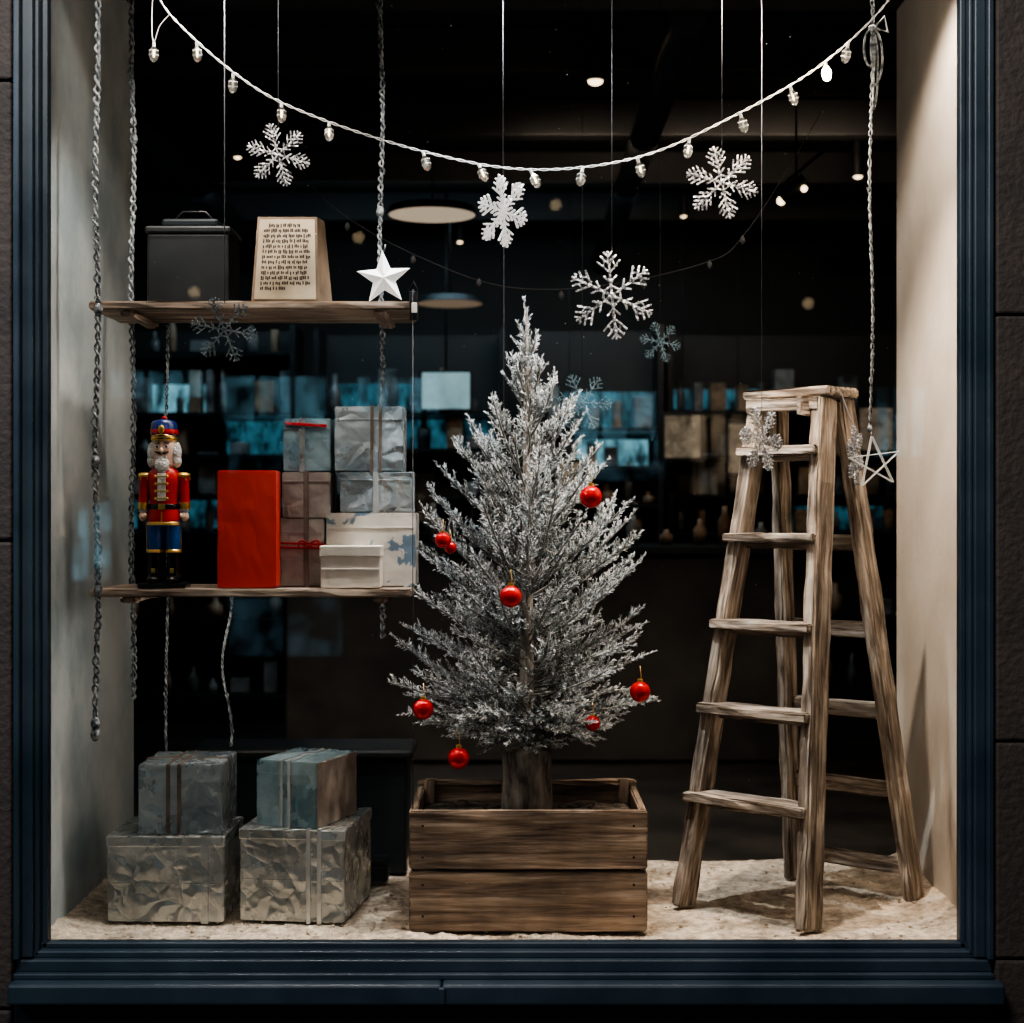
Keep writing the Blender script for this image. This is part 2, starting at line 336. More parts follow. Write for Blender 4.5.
# ------------------------------------------------------------------ shelves and ropes
def shelf(name,z,th):
    e=empty(name,(-.66,.26,z))
    beam('plank_front',(-1.088,.16,z),(-.258,.16,z),.10,th,'shelf',e,(0,1,0),wob=.0012)
    beam('plank_mid',(-1.084,.262,z),(-.262,.262,z),.10,th,'shelf',e,(0,1,0),wob=.0012)
    beam('plank_rear',(-1.082,.364,z),(-.264,.364,z),.10,th,'shelf',e,(0,1,0),wob=.0012)
    beam('batten_left',(-.99,.12,z-th/2-.008),(-.99,.40,z-th/2-.008),.035,.016,'shelf',e,(1,0,0))
    beam('batten_right',(-.34,.12,z-th/2-.008),(-.34,.40,z-th/2-.008),.035,.016,'shelf',e,(1,0,0))
    return e
shelf('wooden_shelf',1.600,.022)
shelf('wooden_shelf',.860,.020)
def rope(name,pts,r=.0045,k='rope',turn=.035,knots=(),lumps=True):
    b=MB(); P=[Vector(p) for p in pts]
    fine=[]
    for a,c in zip(P[:-1],P[1:]):
        n=max(2,int((c-a).length/.006))
        for i in range(n): fine.append(a.lerp(c,i/n))
    fine.append(P[-1])
    for s in range(2):
        path=[];d=0
        for i,p in enumerate(fine):
            if i: d+=(p-fine[i-1]).length
            a=2*math.pi*d/turn+s*math.pi+2.5*noise.noise(Vector((d*9,0,P[0].x*3)))
            w=.6+1.5*abs(noise.noise(Vector((d*22,s*3.1,P[0].x*9))))
            path.append(p+Vector((math.cos(a)*r*w,math.sin(a)*r*w,0)))
        b.tube(path,r*.66,k,5)
    if lumps:
        for p in fine[::6]:
            if R.random()<.55:
                a=R.uniform(0,6.28); q=p+Vector((math.cos(a)*r*1.3,math.sin(a)*r*1.3,0))
                b.tube([q,q+Vector((R.uniform(-.008,.008),R.uniform(-.004,.004),R.uniform(-.02,.02)))],r*.26,k,4)
    for z in knots:
        p=min(fine,key=lambda q:abs(q.z-z))
        b.sph(p,r*2.2,k,(1,1,1.5),8,6)
    return b.obj(name)
def wig(x,y,z0,z1,a=.004,f=9,ph=0):
    n=max(3,int(abs(z0-z1)/.04)); return [(x+a*math.sin(f*(z0+(z1-z0)*i/n)+ph),y,z0+(z1-z0)*i/n) for i in range(n+1)]
rope('hanging_rope',wig(-1.062,.092,CEIL,.50),r=.0056,turn=.055,knots=(1.585,.87,.53,.50,1.2,.93))
rope('hanging_rope',wig(-1.050,.428,CEIL,.55,ph=2),r=.0052,turn=.055,knots=(1.60,.86,2.1))
rope('hanging_rope',wig(-.362,.428,CEIL,.72,ph=1),r=.0052,turn=.045,knots=(1.60,.86,1.9))
rope('hanging_rope',wig(-.955,.425,1.585,.40,a=.003),r=.0034,knots=(.86,))
rope('hanging_rope',wig(-.788,.425,.85,.42,a=.014,f=17),r=.0034,knots=(.84,))
b=MB(); b.tube([(-.254,.10,1.64),(-.254,.10,.1),],.0012,'cord'); b.obj('thin_cord')
b=MB(); b.box((-.252,.105,1.598),(.022,.012,.075),'iron',bev=.003); b.box((-.250,.097,1.592),(.014,.003,.026),'whitewrap',bev=.001)
b.tube([(-.262,.1,1.635),(-.252,.1,1.66),(-.242,.1,1.635)],.002,'iron'); b.obj('price_tag_clip')
rope('hanging_rope',wig(.925,.12,CEIL,1.275,a=.004),r=.0032,turn=.045,knots=(2.31,1.285))
b=MB()
for sx,w,h in ((-1,.022,.10),(1,.026,.15),(1,.014,.21)):
    pts=[(.925+sx*w*math.sin(math.pi*t/12),.108,2.31-h*.5*(1-math.cos(math.pi*t/12))) for t in range(13)]
    pts+= [(.925+sx*w*.2*math.sin(math.pi*t/12),.104,2.31-h*(1-t/12)) for t in range(13)]
    b.tube(pts,.003,'rope',5)
b.sph((.925,.108,2.31),.010,'rope',(1.2,.8,1),8,6)
b.tube([(.93,.106,2.31),(.955,.106,2.34),(.965,.106,2.30),(.935,.106,2.31)],.0035,'rope',5)
b.obj('rope_bow')

# ------------------------------------------------------------------ step ladder
def ladder():
    e=empty('wooden_stepladder',(.795,.395,0))
    FR=Vector((.758,.096,-.004)); FL=Vector((.466,.356,-.004)); RR=Vector((1.115,.435,-.004)); RL=Vector((.825,.695,-.004))
    TFR=Vector((.838,.295,1.375)); TFL=Vector((.690,.427,1.375)); TRR=Vector((.898,.350,1.375)); TRL=Vector((.747,.484,1.375))
    wd=(FL-FR).normalized(); dd=Vector((.734,.678,0))
    for n,a,t,w,th in (('front_leg_right',FR,TFR,.076,.038),('front_leg_left',FL,TFL,.068,.036),('rear_leg_right',RR,TRR,.064,.036),('rear_leg_left',RL,TRL,.058,.032)):
        beam(n,a,t,w,th,'ladder',e,dd,bev=.006,wob=.0035)
    zz=[.300,.538,.766,1.000,1.235]
    for i,z in enumerate(zz):
        t=z/1.375
        a=FR.lerp(TFR,t); c=FL.lerp(TFL,t)
        beam('step_%d'%(i+1),a-wd*.010-dd*.014,c+wd*.020-dd*.014,.090,.026,'ladder',e,dd,bev=.004)
        beam('cleat_%d'%(i+1),a+wd*.02+Vector((0,0,-.021)),c-wd*.02+Vector((0,0,-.021)),.018,.016,'ladder',e,dd,bev=.003)
    for i,z in enumerate([.085,.300,.520,.745,.985]):
        t=z/1.375
        beam('rear_rung_%d'%(i+1),RR.lerp(TRR,t)+dd*.012,RL.lerp(TRL,t)+dd*.012,.024,.044,'ladder',e,dd,bev=.004)
    beam('top_board',Vector((.795,.395,1.392))-wd*.132,Vector((.795,.395,1.392))+wd*.138,.165,.026,'ladder',e,dd,bev=.005)
    beam('top_apron_front',Vector((.735,.340,1.360))-wd*.115,Vector((.735,.340,1.360))+wd*.115,.018,.034,'ladder',e,dd,bev=.003)
    beam('top_cheek',Vector((.765,.262,1.352)),Vector((.895,.378,1.352)),.020,.050,'ladder',e,wd,bev=.003)
ladder()

# ------------------------------------------------------------------ crate
def crate():
    e=empty('wooden_crate',(.04,.27,0))
    x0,x1,y0,y1=-.262,.345,.082,.46
    for i,(z0,z1) in enumerate(((.000,.152),(.158,.308))):
        zc=(z0+z1)/2;h=z1-z0
        beam('front_plank_%d'%i,(x0,y0,zc),(x1,y0,zc),h,.020,'crate',e,(0,0,1),wob=.0012)
        beam('back_plank_%d'%i,(x0,y1,zc),(x1,y1,zc),h,.020,'crate',e,(0,0,1),wob=.0012)
        beam('left_plank_%d'%i,(x0+.010,y0+.012,zc),(x0+.010,y1-.012,zc),h,.020,'crate',e,(0,0,1),wob=.0012)
        beam('right_plank_%d'%i,(x1-.010,y0+.012,zc),(x1-.010,y1-.012,zc),h,.020,'crate',e,(0,0,1),wob=.0012)
    beam('bottom',(x0+.02,.27,.02),(x1-.02,.27,.02),.36,.02,'crate',e,(0,1,0))
    for x in (x0+.035,x1-.035):
        for y in (y0+.022,y1-.022):
            beam('corner_post',(x,y,.01),(x,y,.33 if y>.2 else .300),.03,.022,'crate',e,(1,0,0))
    beam('rim_back',(x0,y1-.004,.316),(x1,y1-.004,.316),.035,.014,'crate',e,(0,1,0))
    b=MB()
    b.box((.04,.27,.252),(.56,.34,.02),'soil')
    for i in range(70): b.sph((R.uniform(-.22,.31),R.uniform(.11,.43),.262),R.uniform(.008,.02),'soil',(1.3,1,.6),6,5)
    for x in (x0+.035,x1-.035):
        for z in (.04,.12,.19,.27): b.cyl((x,y0-.012,z),(x,y0-.008,z),.0035,.0035,'iron',8)
    o=b.obj('soil_and_nails',e); o.matrix_parent_inverse=Matrix.Translation(e.location).inverted()
crate()

# ------------------------------------------------------------------ frosted tree
def tree():
    cx,cy=.040,.30
    prof=[(1.648,.004),(1.58,.018),(1.50,.040),(1.43,.080),(1.37,.125),(1.28,.175),(1.20,.220),(1.10,.265),(1.0,.282),(.90,.285),(.82,.305),(.74,.345),(.67,.385),(.60,.36),(.54,.31),(.48,.22),(.42,.10)]
    def Rz(z):
        for (a,ra),(b_,rb) in zip(prof[:-1],prof[1:]):
            if b_<=z<=a: return ra+(rb-ra)*(a-z)/(a-b_)
        return .02
    b=MB()
    b.lathe([(.0,.245),(.066,.245),(.069,.30),(.065,.36),(.068,.430),(.05,.436),(.022,.438),(.019,.7),(.014,1.0),(.008,1.35),(.003,1.62)],(cx,cy,0),'bark',18)
    V=b.v;F=b.f;MI=b.m;SM=b.sm
    i_n=[b.mi('needle'),b.mi('frostmid'),b.mi('frost')]
    def needle(p,d,l,w,mi):
        u=d.cross(Vector((R.uniform(-1,1),R.uniform(-1,1),R.uniform(-1,1))))
        if u.length<1e-4:return
        u.normalize(); u*=w
        o=len(V); V.append((p-u)[:]);V.append((p+u)[:]);V.append((p+d*l+u*.5)[:]);V.append((p+d*l-u*.5)[:])
        F.append([o,o+1,o+2,o+3]);MI.append(mi);SM.append(False)
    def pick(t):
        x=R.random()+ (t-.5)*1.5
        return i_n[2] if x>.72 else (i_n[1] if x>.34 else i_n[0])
    def twig(p,d,L,t0,t1,step=.0042,nl=.0118,r=.0012):
        n=max(2,int(L/step)); q=p.copy(); sag=Vector((R.uniform(-.3,.3),R.uniform(-.3,.3),R.uniform(-.15,.45)))
        pts=[q.copy()]
        for i in range(n):
            f=i/n; dd=(d+sag*f).normalized(); q=q+dd*step
            if i%4==3: pts.append(q.copy())
            for _ in range(2):
                rnd=Vector((R.gauss(0,1),R.gauss(0,1),R.gauss(0,1))); rnd-=dd*rnd.dot(dd)
                if rnd.length<.01: continue
                rnd.normalize()
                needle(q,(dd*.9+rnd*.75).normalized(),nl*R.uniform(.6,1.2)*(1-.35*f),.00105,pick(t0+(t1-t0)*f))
        pts.append(q)
        b.tube(pts,r,'twig',3)
    def branch(az,zt,k=1.0):
        rt=Rz(zt)*k; el=math.radians(10+ 50*max(0,min(1,(zt-.5)/1.0))+R.uniform(-8,10))
        zs=max(.45+R.uniform(0,.05),zt-rt*math.tan(el))
        s=Vector((0,0,zs)); t=Vector((math.cos(az)*rt,math.sin(az)*rt*.84,zt))
        L=(t-s).length; mid=(s+t)/2+Vector((R.uniform(-.02,.02),R.uniform(-.02,.02),(-.08 if zt>.6 else .05)*L))
        N=max(4,int(L/.018)); pts=[]
        for i in range(N+1):
            f=i/N; pts.append(s*(1-f)**2+mid*2*f*(1-f)+t*f*f)
        C=Vector((cx,cy,0)); pts=[p+C for p in pts]
        b.tube(pts,.0028,'twig',4)
        sd=R.choice([-1,1])
        for i in range(1,N):
            f=i/N
            d=(pts[i+1]-pts[i]).normalized()
            if f<.25: continue
            side=d.cross(Vector((0,0,1)))
            if side.length<.05: side=Vector((math.cos(az+1.57),math.sin(az+1.57),0))
            side.normalize(); upv=side.cross(d).normalized()
            for rep in range(2 if f>.62 else 1):
                sd=-sd; tl=(.032+.30*L*(1-f))*R.uniform(.5,1.1); tl=min(tl,.105)
                rd=(d*.75+side*sd*R.uniform(.35,.95)+upv*R.uniform(-.25,.65)).normalized()
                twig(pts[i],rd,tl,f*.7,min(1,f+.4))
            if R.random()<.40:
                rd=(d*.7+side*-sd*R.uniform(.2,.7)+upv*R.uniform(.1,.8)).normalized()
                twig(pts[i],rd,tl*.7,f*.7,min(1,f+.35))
        twig(pts[-2],(pts[-1]-pts[-2]).normalized(),.032+.025*R.random(),.8,1.)
    n=178
    for i in range(n):
        u=(i+.5)/n; z=.46+ (1.54-.46)*(u**1.22)
        branch(i*2.39996+R.uniform(-.25,.25),z+R.uniform(-.02,.02),R.choice([1.,.95,.88,.75,1.08,1.02,.62]))
    for i in range(40):
        branch(R.uniform(0,6.28),R.uniform(.52,1.2),R.uniform(.40,.7))
    for i in range(18):
        branch(i*.35+R.uniform(-.2,.2),R.uniform(.43,.52),R.uniform(.8,1.05))
    twig(Vector((cx,cy,1.50)),Vector((0.03,0,1)),.15,.7,1.)
    for i in range(16):
        z=1.42+.19*i/16; a=i*2.4
        twig(Vector((cx,cy,z)),Vector((math.cos(a)*.40,math.sin(a)*.40,.95)).normalized(),.058*(1.1-i/20),.6,1.)
    b.obj('frosted_christmas_tree')
tree()

def ornament(x,y,z,r,k='ball'):
    b=MB(); b.sph((x,y,z),r,k,seg=24,rings=16)
    b.cyl((x,y,z+r*.95),(x,y,z+r*1.22),r*.26,r*.26,'gold',12)
    b.tube([(x,y,z+r*1.2),(x+.003,y,z+r*1.45),(x,y+.004,z+r*1.9+.015)],.0009,'gold',4)
    b.obj('red_christmas_ornament')
for a in ((.201,.07,1.107,.029),(-.178,.13,.996,.021),(-.160,.16,.976,.016),(-.003,.005,.857,.028),(-.228,.11,.562,.027),
          (-.137,.11,.436,.028),(.329,.11,.607,.027),(.210,.17,.518,.020)): ornament(*a)

# ------------------------------------------------------------------ gift boxes
def gift(name,x0,w,yf,d,z0,h,k,rb=None,rot=0,lid=0,off=.5,band=True,k2=None,double=False,seam=True):
    """front-left-bottom corner at (x0,yf,z0), turned by rot degrees round that corner"""
    b=MB(); pre=Matrix.Translation((x0,yf,z0))@Matrix.Rotation(math.radians(rot),4,'Z')
    bm=bmesh.new(); bmesh.ops.create_cube(bm,size=1); bmesh.ops.scale(bm,vec=(w,d,h),verts=bm.verts)
    bmesh.ops.subdivide_edges(bm,edges=bm.edges[:],cuts=8,use_grid_fill=True)
    bm.normal_update()
    ce=[e for e in bm.edges if len(e.link_faces)==2 and e.link_faces[0].normal.dot(e.link_faces[1].normal)<.5]
    bmesh.ops.bevel(bm,geom=ce,offset=.0025,segments=2,affect='EDGES')
    bmesh.ops.translate(bm,vec=(w/2,d/2,h/2),verts=bm.verts)
    amp=.0009 if k in('redwrap','whitewrap','cream') else .0016
    for v in bm.verts:
        if v.co.z>.01:
            q=v.co*32+Vector((x0*31,z0*17,0)); v.co+=Vector((noise.noise(q),noise.noise(q+Vector((9,0,0))),noise.noise(q+Vector((0,9,0)))*.6))*amp
    b.frombm(bm,k,pre)
    if lid: b.box((w/2,d/2,h-lid/2+.001),(w+.006,d+.006,lid),k,bev=.003,pre=pre)
    if k2: b.box((w+.0008,d/2,h/2),(.004,d*.985,h*.985),k2,bev=.001,pre=pre)
    if rb:
        ww=.014 if w<.2 else .018; e=.0048 if lid else .0024
        for x in ([w*off,w*off+ww*1.6] if double else [w*off]):
            b.box((x,d/2,h/2),(ww if not double else ww*.6,d+2*e,h+2*e*.8),rb,bev=.0006,pre=pre)
        if band: b.box((w/2,d*.5,h/2),(w+2*e,ww,h+2*e*.9),rb,bev=.0006,pre=pre)
    if seam: b.box((w*.5,-.0012,h*.80 if not lid else h*.45),(w*.97,.0016,.003),k,bev=.0005,pre=pre)
    return b.obj(name)
gift('gift_box',-1.055,.303,.175,.27,.000,.222,'silver','silver',rot=-1,lid=.028,off=.84,band=False)
gift('gift_box',-.980,.218,.195,.235,.224,.182,'silverb','ribbon_t',rot=0,off=.36,double=True)
gift('gift_box',-.712,.278,.190,.33,.000,.240,'silver','ribbon_s',rot=-7,lid=.028,off=.66,band=False,double=True)
gift('gift_box',-.676,.178,.232,.235,.242,.172,'bluefoil','ribbon_s',rot=-20,off=.42,k2='taupe',double=True,band=False)
Z=.8725
gift('red_gift_box',-.762,.152,.135,.085,Z,.304,'redwrap',seam=False)
gift('gift_box',-.621,.124,.232,.17,Z,.178,'taupe','ribbon_t',off=.62)
gift('gift_box',-.609,.128,.236,.16,Z+.180,.122,'taupe','ribbon_t')
gift('gift_box',-.606,.125,.238,.15,Z+.304,.140,'bluefoil','silver',off=.4,band=False)
gift('gift_box',-.492,.236,.232,.17,Z,.194,'cream')
gift('gift_box',-.456,.190,.235,.16,Z+.196,.106,'silverb','ribbon_s',off=.5)
gift('gift_box',-.470,.180,.238,.16,Z+.304,.172,'silverb','ribbon_t',off=.55,double=True)
gift('gift_box',-.494,.153,.128,.098,Z,.108,'whitewrap',lid=.028)
b=MB()
for zz in (.985,.974): b.box((-.559,.2275,zz),(.124,.004,.006),'ribbon_r',bev=.001,rot=(0,.03,0))
b.box((-.545,.2330,1.300),(.110,.004,.008),'ribbon_r',rot=(0,.06,0),bev=.001)
for s in (-1,1):
    b.tube([(-.535+s*.028*math.sin(math.pi*t/8),.222-.008*math.sin(math.pi*t/8),.984+.010*math.sin(math.pi*t/4)) for t in range(9)],.003,'ribbon_r',5)
b.obj('red_ribbon')

# ------------------------------------------------------------------ items on upper shelf
def tin():
    b=MB(); z=1.6125; cx=-.848
    b.box((cx,.27,z+.092),(.215,.17,.184),'tin',bev=.006)
    b.box((cx,.27,z+.195),(.225,.18,.020),'tin',bev=.006)
    b.box((cx,.27,z+.217),(.15,.12,.025),'steel',bev=.008)
    b.tube([(cx-.06,.27,z+.225),(cx-.03,.27,z+.257),(cx+.03,.27,z+.257),(cx+.06,.27,z+.225)],.003,'iron')
    b.obj('black_storage_tin')
tin()
def sign():
    b=MB(); z=1.6125; x0,x1=-.675,-.500; h=.228; yb=.14; yt=.185; yk=.29
    ins=.010
    f=[(x0,yb,z),(x1,yb,z),(x1-ins,yt,z+h),(x0+ins,yt,z+h)]
    bk=[(x0+.01,yk,z),(x1+.020,yk,z),(x1+.002,yk-.04,z+h),(x0+ins,yk-.04,z+h)]
    b.add(f+bk,[[1,5,6,2],[0,3,7,4],[5,4,7,6],[3,2,6,7],[0,4,5,1],[0,1,2,3]],'signside')
    def P(u,v,o=.0):
        x=x0+ins*v+(x1-x0-2*ins*v)*u; return Vector((x,yb+(yt-yb)*v-o,z+h*v))
    def quad(u0,u1,v0,v1,k,o):
        b.add([P(u0,v0,o),P(u1,v0,o),P(u1,v1,o),P(u0,v1,o)],[[0,1,2,3]],k)
    quad(.04,.96,.03,.97,'paper',.0015)
    for r in range(13):
        v=.90-r*.062; u=.12 if r else .2
        while u<(.84 if r not in (0,12) else (.74 if r==0 else .5)):
            w=R.uniform(.03,.12)
            n=max(1,int(w/.026))
            for j in range(n):
                quad(u+j*.026,u+j*.026+.021,v-.018-R.choice([0,0,.010]),v+R.choice([.010,.016,.022]),'ink',.0022)
            u+=n*.026+.018
    b.obj('wooden_message_sign')
sign()
def star3d(name,c,r,k,dep,rot=0,yaw=0):
    b=MB(); n=10; vs=[(0,-dep,0),(0,dep,0)]
    for i in range(n):
        rr=r if i%2==0 else r*.42; a=math.pi/2+i*math.pi/5+rot
        vs.append((rr*math.cos(a),0,rr*math.sin(a)))
    fs=[]
    for i in range(n):
        a=2+i; c2=2+(i+1)%n; fs+=[[0,c2,a],[1,a,c2]]
    mt=Matrix.Translation(c)@Matrix.Rotation(yaw,4,'Z')
    b.add([mt@Vector(v) for v in vs],fs,k)
    b.tube([mt@Vector((0,0,r*.95)),mt@Vector((.004,0,r*1.2))],.002,'string',5)
    return b.obj(name)
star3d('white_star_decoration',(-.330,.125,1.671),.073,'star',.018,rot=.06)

# ------------------------------------------------------------------ snowflakes
def flake(c,r,style,k='flake',rot=0,yaw=0,pitch=0,string='string',sr=.0008,end=None):
    b=MB(); th=.006*r/.09; mt=Matrix.Translation(c)@Matrix.Rotation(yaw,4,'Z')@Matrix.Rotation(pitch,4,'X')@Matrix.Rotation(rot,4,'Y')
    def bar(p,q,w):
        p=Vector((p[0],0,p[1]));q=Vector((q[0],0,q[1])); d=q-p; L=d.length; a=math.atan2(d.z,d.x)
        pre=mt@Matrix.Translation((p+q)/2)@Matrix.Rotation(-a,4,'Y')
        b.box((0,0,0),(L+w*.6,th,w),k,bev=w*.22,pre=pre)
        n=max(1,int(L/(w*1.3)))   # glitter grains
        for i in range(n):
            t=(i+.5)/n; g=p.lerp(q,t)+Vector((R.uniform(-w,w)*.75,-th*.5,R.uniform(-w,w)*.75)); s=w*R.uniform(.35,.7)
            b.box(mt@g,(s,s,s),k,rot=(R.random()*3,R.random()*3,0))
    W=.048*r
    for i in range(6):
        a=i*math.pi/3; u=(math.cos(a),math.sin(a)); v=(-u[1],u[0])
        def Q(s,t=0): return (r*(u[0]*s+v[0]*t), r*(u[1]*s+v[1]*t))
        bar((0,0),Q(.99),W*1.1)
        bs={0:((.30,.20),(.52,.36),(.72,.25),(.88,.13)),1:((.28,.2),(.45,.38),(.64,.28),(.80,.18)),2:((.24,.20),(.40,.32),(.55,.34),(.70,.24),(.85,.15))}[style]
        for s,l in bs:
            for sg in (-1,1):
                bar(Q(s),Q(s+l*.72,sg*l*.72),W*.8)
                if l>.25: bar(Q(s+l*.40,sg*l*.40),Q(s+l*.80,sg*l*.22),W*.6)
        a2=a+math.pi/6
        if style!=1: bar(Q(.22),(r*.22*math.cos(a+math.pi/3),r*.22*math.sin(a+math.pi/3)),W*.8)
        else: bar((0,0),(r*.34*math.cos(a2),r*.34*math.sin(a2)),W*1.2)
    b.box((0,0,0),(r*.12,th*1.4,r*.12),k,bev=.002,pre=mt)
    top=Vector(c)+Vector((0,0,r*.80))
    b.tube([top,end or (c[0],c[1],CEIL)],sr,string,5)
    b.obj('hanging_snowflake')
flake((-.599,.10,1.984),.083,2,rot=.25,yaw=.15)
flake((-.023,.10,1.839),.096,1,k='flakehot',rot=.1,yaw=.85,pitch=.25)
flake((.253,.05,1.617),.112,0,rot=.42,yaw=.1)
flake((.538,.10,1.913),.095,2,rot=.30,yaw=-.15)
flake((-.724,.03,1.528),.085,0,rot=.15,yaw=.3,k='flake_dim',sr=.0014)
flake((.44,.75,1.573),.062,0,rot=.2,k='flake_teal',string='cord')
flake((.209,.75,1.395),.088,0,rot=.1,k='flake_teal',string='cord')
flake((.646,.14,1.257),.088,2,rot=.1,yaw=.75)
flake((.888,.14,1.215),.080,2,rot=.3,yaw=1.1,end=(.870,.235,1.387))
b=MB(); b.tube([(-.024,.72,CEIL),(-.024,.72,1.1)],.0008,'string',5); b.obj('thin_string')
def wirestar():
    b=MB(); c=Vector((.930,.10,1.195)); r=.068
    for dz in (-.008,.008):
        P=[c+Vector((r*math.cos(math.pi/2+.12+i*4*math.pi/5),dz,r*math.sin(math.pi/2+.12+i*4*math.pi/5))) for i in range(5)]
        for i in range(5): b.cyl(P[i],P[(i+1)%5],.0013,.0013,'wire',6)
    b.tube([c+Vector((-.008,0,r)),(.925,.12,1.28)],.0012,'string',4)
    b.obj('wire_star')
wirestar()

# ------------------------------------------------------------------ fairy lights
def catmull(P,n=16):
    P=[Vector(p) for p in P]; out=[]
    for i in range(len(P)-1):
        p0=P[max(i-1,0)];p1=P[i];p2=P[i+1];p3=P[min(i+2,len(P)-1)]
        for j in range(n):
            t=j/n; out.append(.5*((2*p1)+(p2-p0)*t+(2*p0-5*p1+4*p2-p3)*t*t+(3*p1-p0-3*p2+p3)*t**3))
    out.append(P[-1]); return out
def garland():
    b=MB(); y=0.0
    C=[(-.90,y,2.42),(-.86,y,2.319),(-.6925,y,2.165),(-.53,y,2.072),(-.23,y,1.972),(.045,y,1.925),(.32,y,1.957),(.57,y,2.067),(.77,y,2.185),(.9325,y,2.337),(1.03,y,2.50)]
    path=catmull(C,40)
    for s in range(2):
        q=[];d=0
        for i,p in enumerate(path):
            if i:d+=(p-path[i-1]).length
            a=2*math.pi*d/.06+s*math.pi; q.append(p+Vector((0,math.cos(a)*.0026,math.sin(a)*.0026)))
        b.tube(q,.0011,'wire',5)
    def bulb(mt,lit,tip):
        def lat(prof,k,n=8):
            vs=[];fs=[]
            for r,z in prof:
                for j in range(n):
                    a=2*math.pi*j/n; vs.append(mt@Vector((r*math.cos(a),r*math.sin(a),z)))
            for j in range(len(prof)-1):
                for t in range(n): fs.append([j*n+t,j*n+(t+1)%n,(j+1)*n+(t+1)%n,(j+1)*n+t])
            b.add(vs,fs,k)
        lat([(0,.0),(.004,-.001),(.004,-.014),(.005,-.015)],'wire')
        lat([(.005,-.013),(.0115,-.022),(.0125,-.034),(.009,-.046),(.003,-.051),(0,-.051)],'bulblit' if lit else 'bulb',7)
        if not lit:
            lat([(0,-.014),(.0026,-.016),(.0022,-.036),(0,-.040)],'bulbtip' if tip else 'wire',6)
            lat([(.0116,-.0215),(.0124,-.0225),(.0116,-.0235)],'wire',7)
            lat([(.0126,-.0335),(.0130,-.0342),(.0126,-.035)],'wire',7)
    xs=[-.79,-.6975,-.575,-.46,-.22,-.085,.045,.1775,.3125,.4425,.57,.6975,.785,.84]
    for i,x in enumerate(xs):
        p=min(path,key=lambda v:abs(v.x-x))
        bulb(Matrix.Translation(p)@Matrix.Rotation(R.uniform(-.45,.45),4,'Y')@Matrix.Rotation(R.uniform(-.3,.3),4,'X'),i==12,i%3!=1)
    s=catmull([(-.90,.02,2.42),(-.905,.02,2.30),(-.90,.02,2.25),(-.885,.02,2.29),(-.86,.02,2.319)],12); b.tube(s,.0011,'wire',5)
    bulb(Matrix.Translation((-.90,.02,2.25)),False,True)
    b.obj('fairy_light_garland')
    b=MB(); b.tube(catmull([(-.72,.86,2.45),(-.60,.86,2.05),(-.18,.86,1.80),(.15,.86,1.745),(.57,.86,1.82),(.72,.86,1.93),(.95,.86,2.3)],12),.0012,'cord',4)
    for x,z in ((-.5,1.95),(-.3,1.85),(-.1,1.78),(.15,1.742),(.4,1.775),(.6,1.835),(.7,1.91)): b.lathe([(0,0),(.008,-.01),(.009,-.02),(0,-.03)],(x,.86,z),'cord',6)
    b.obj('unlit_garland')
garland()

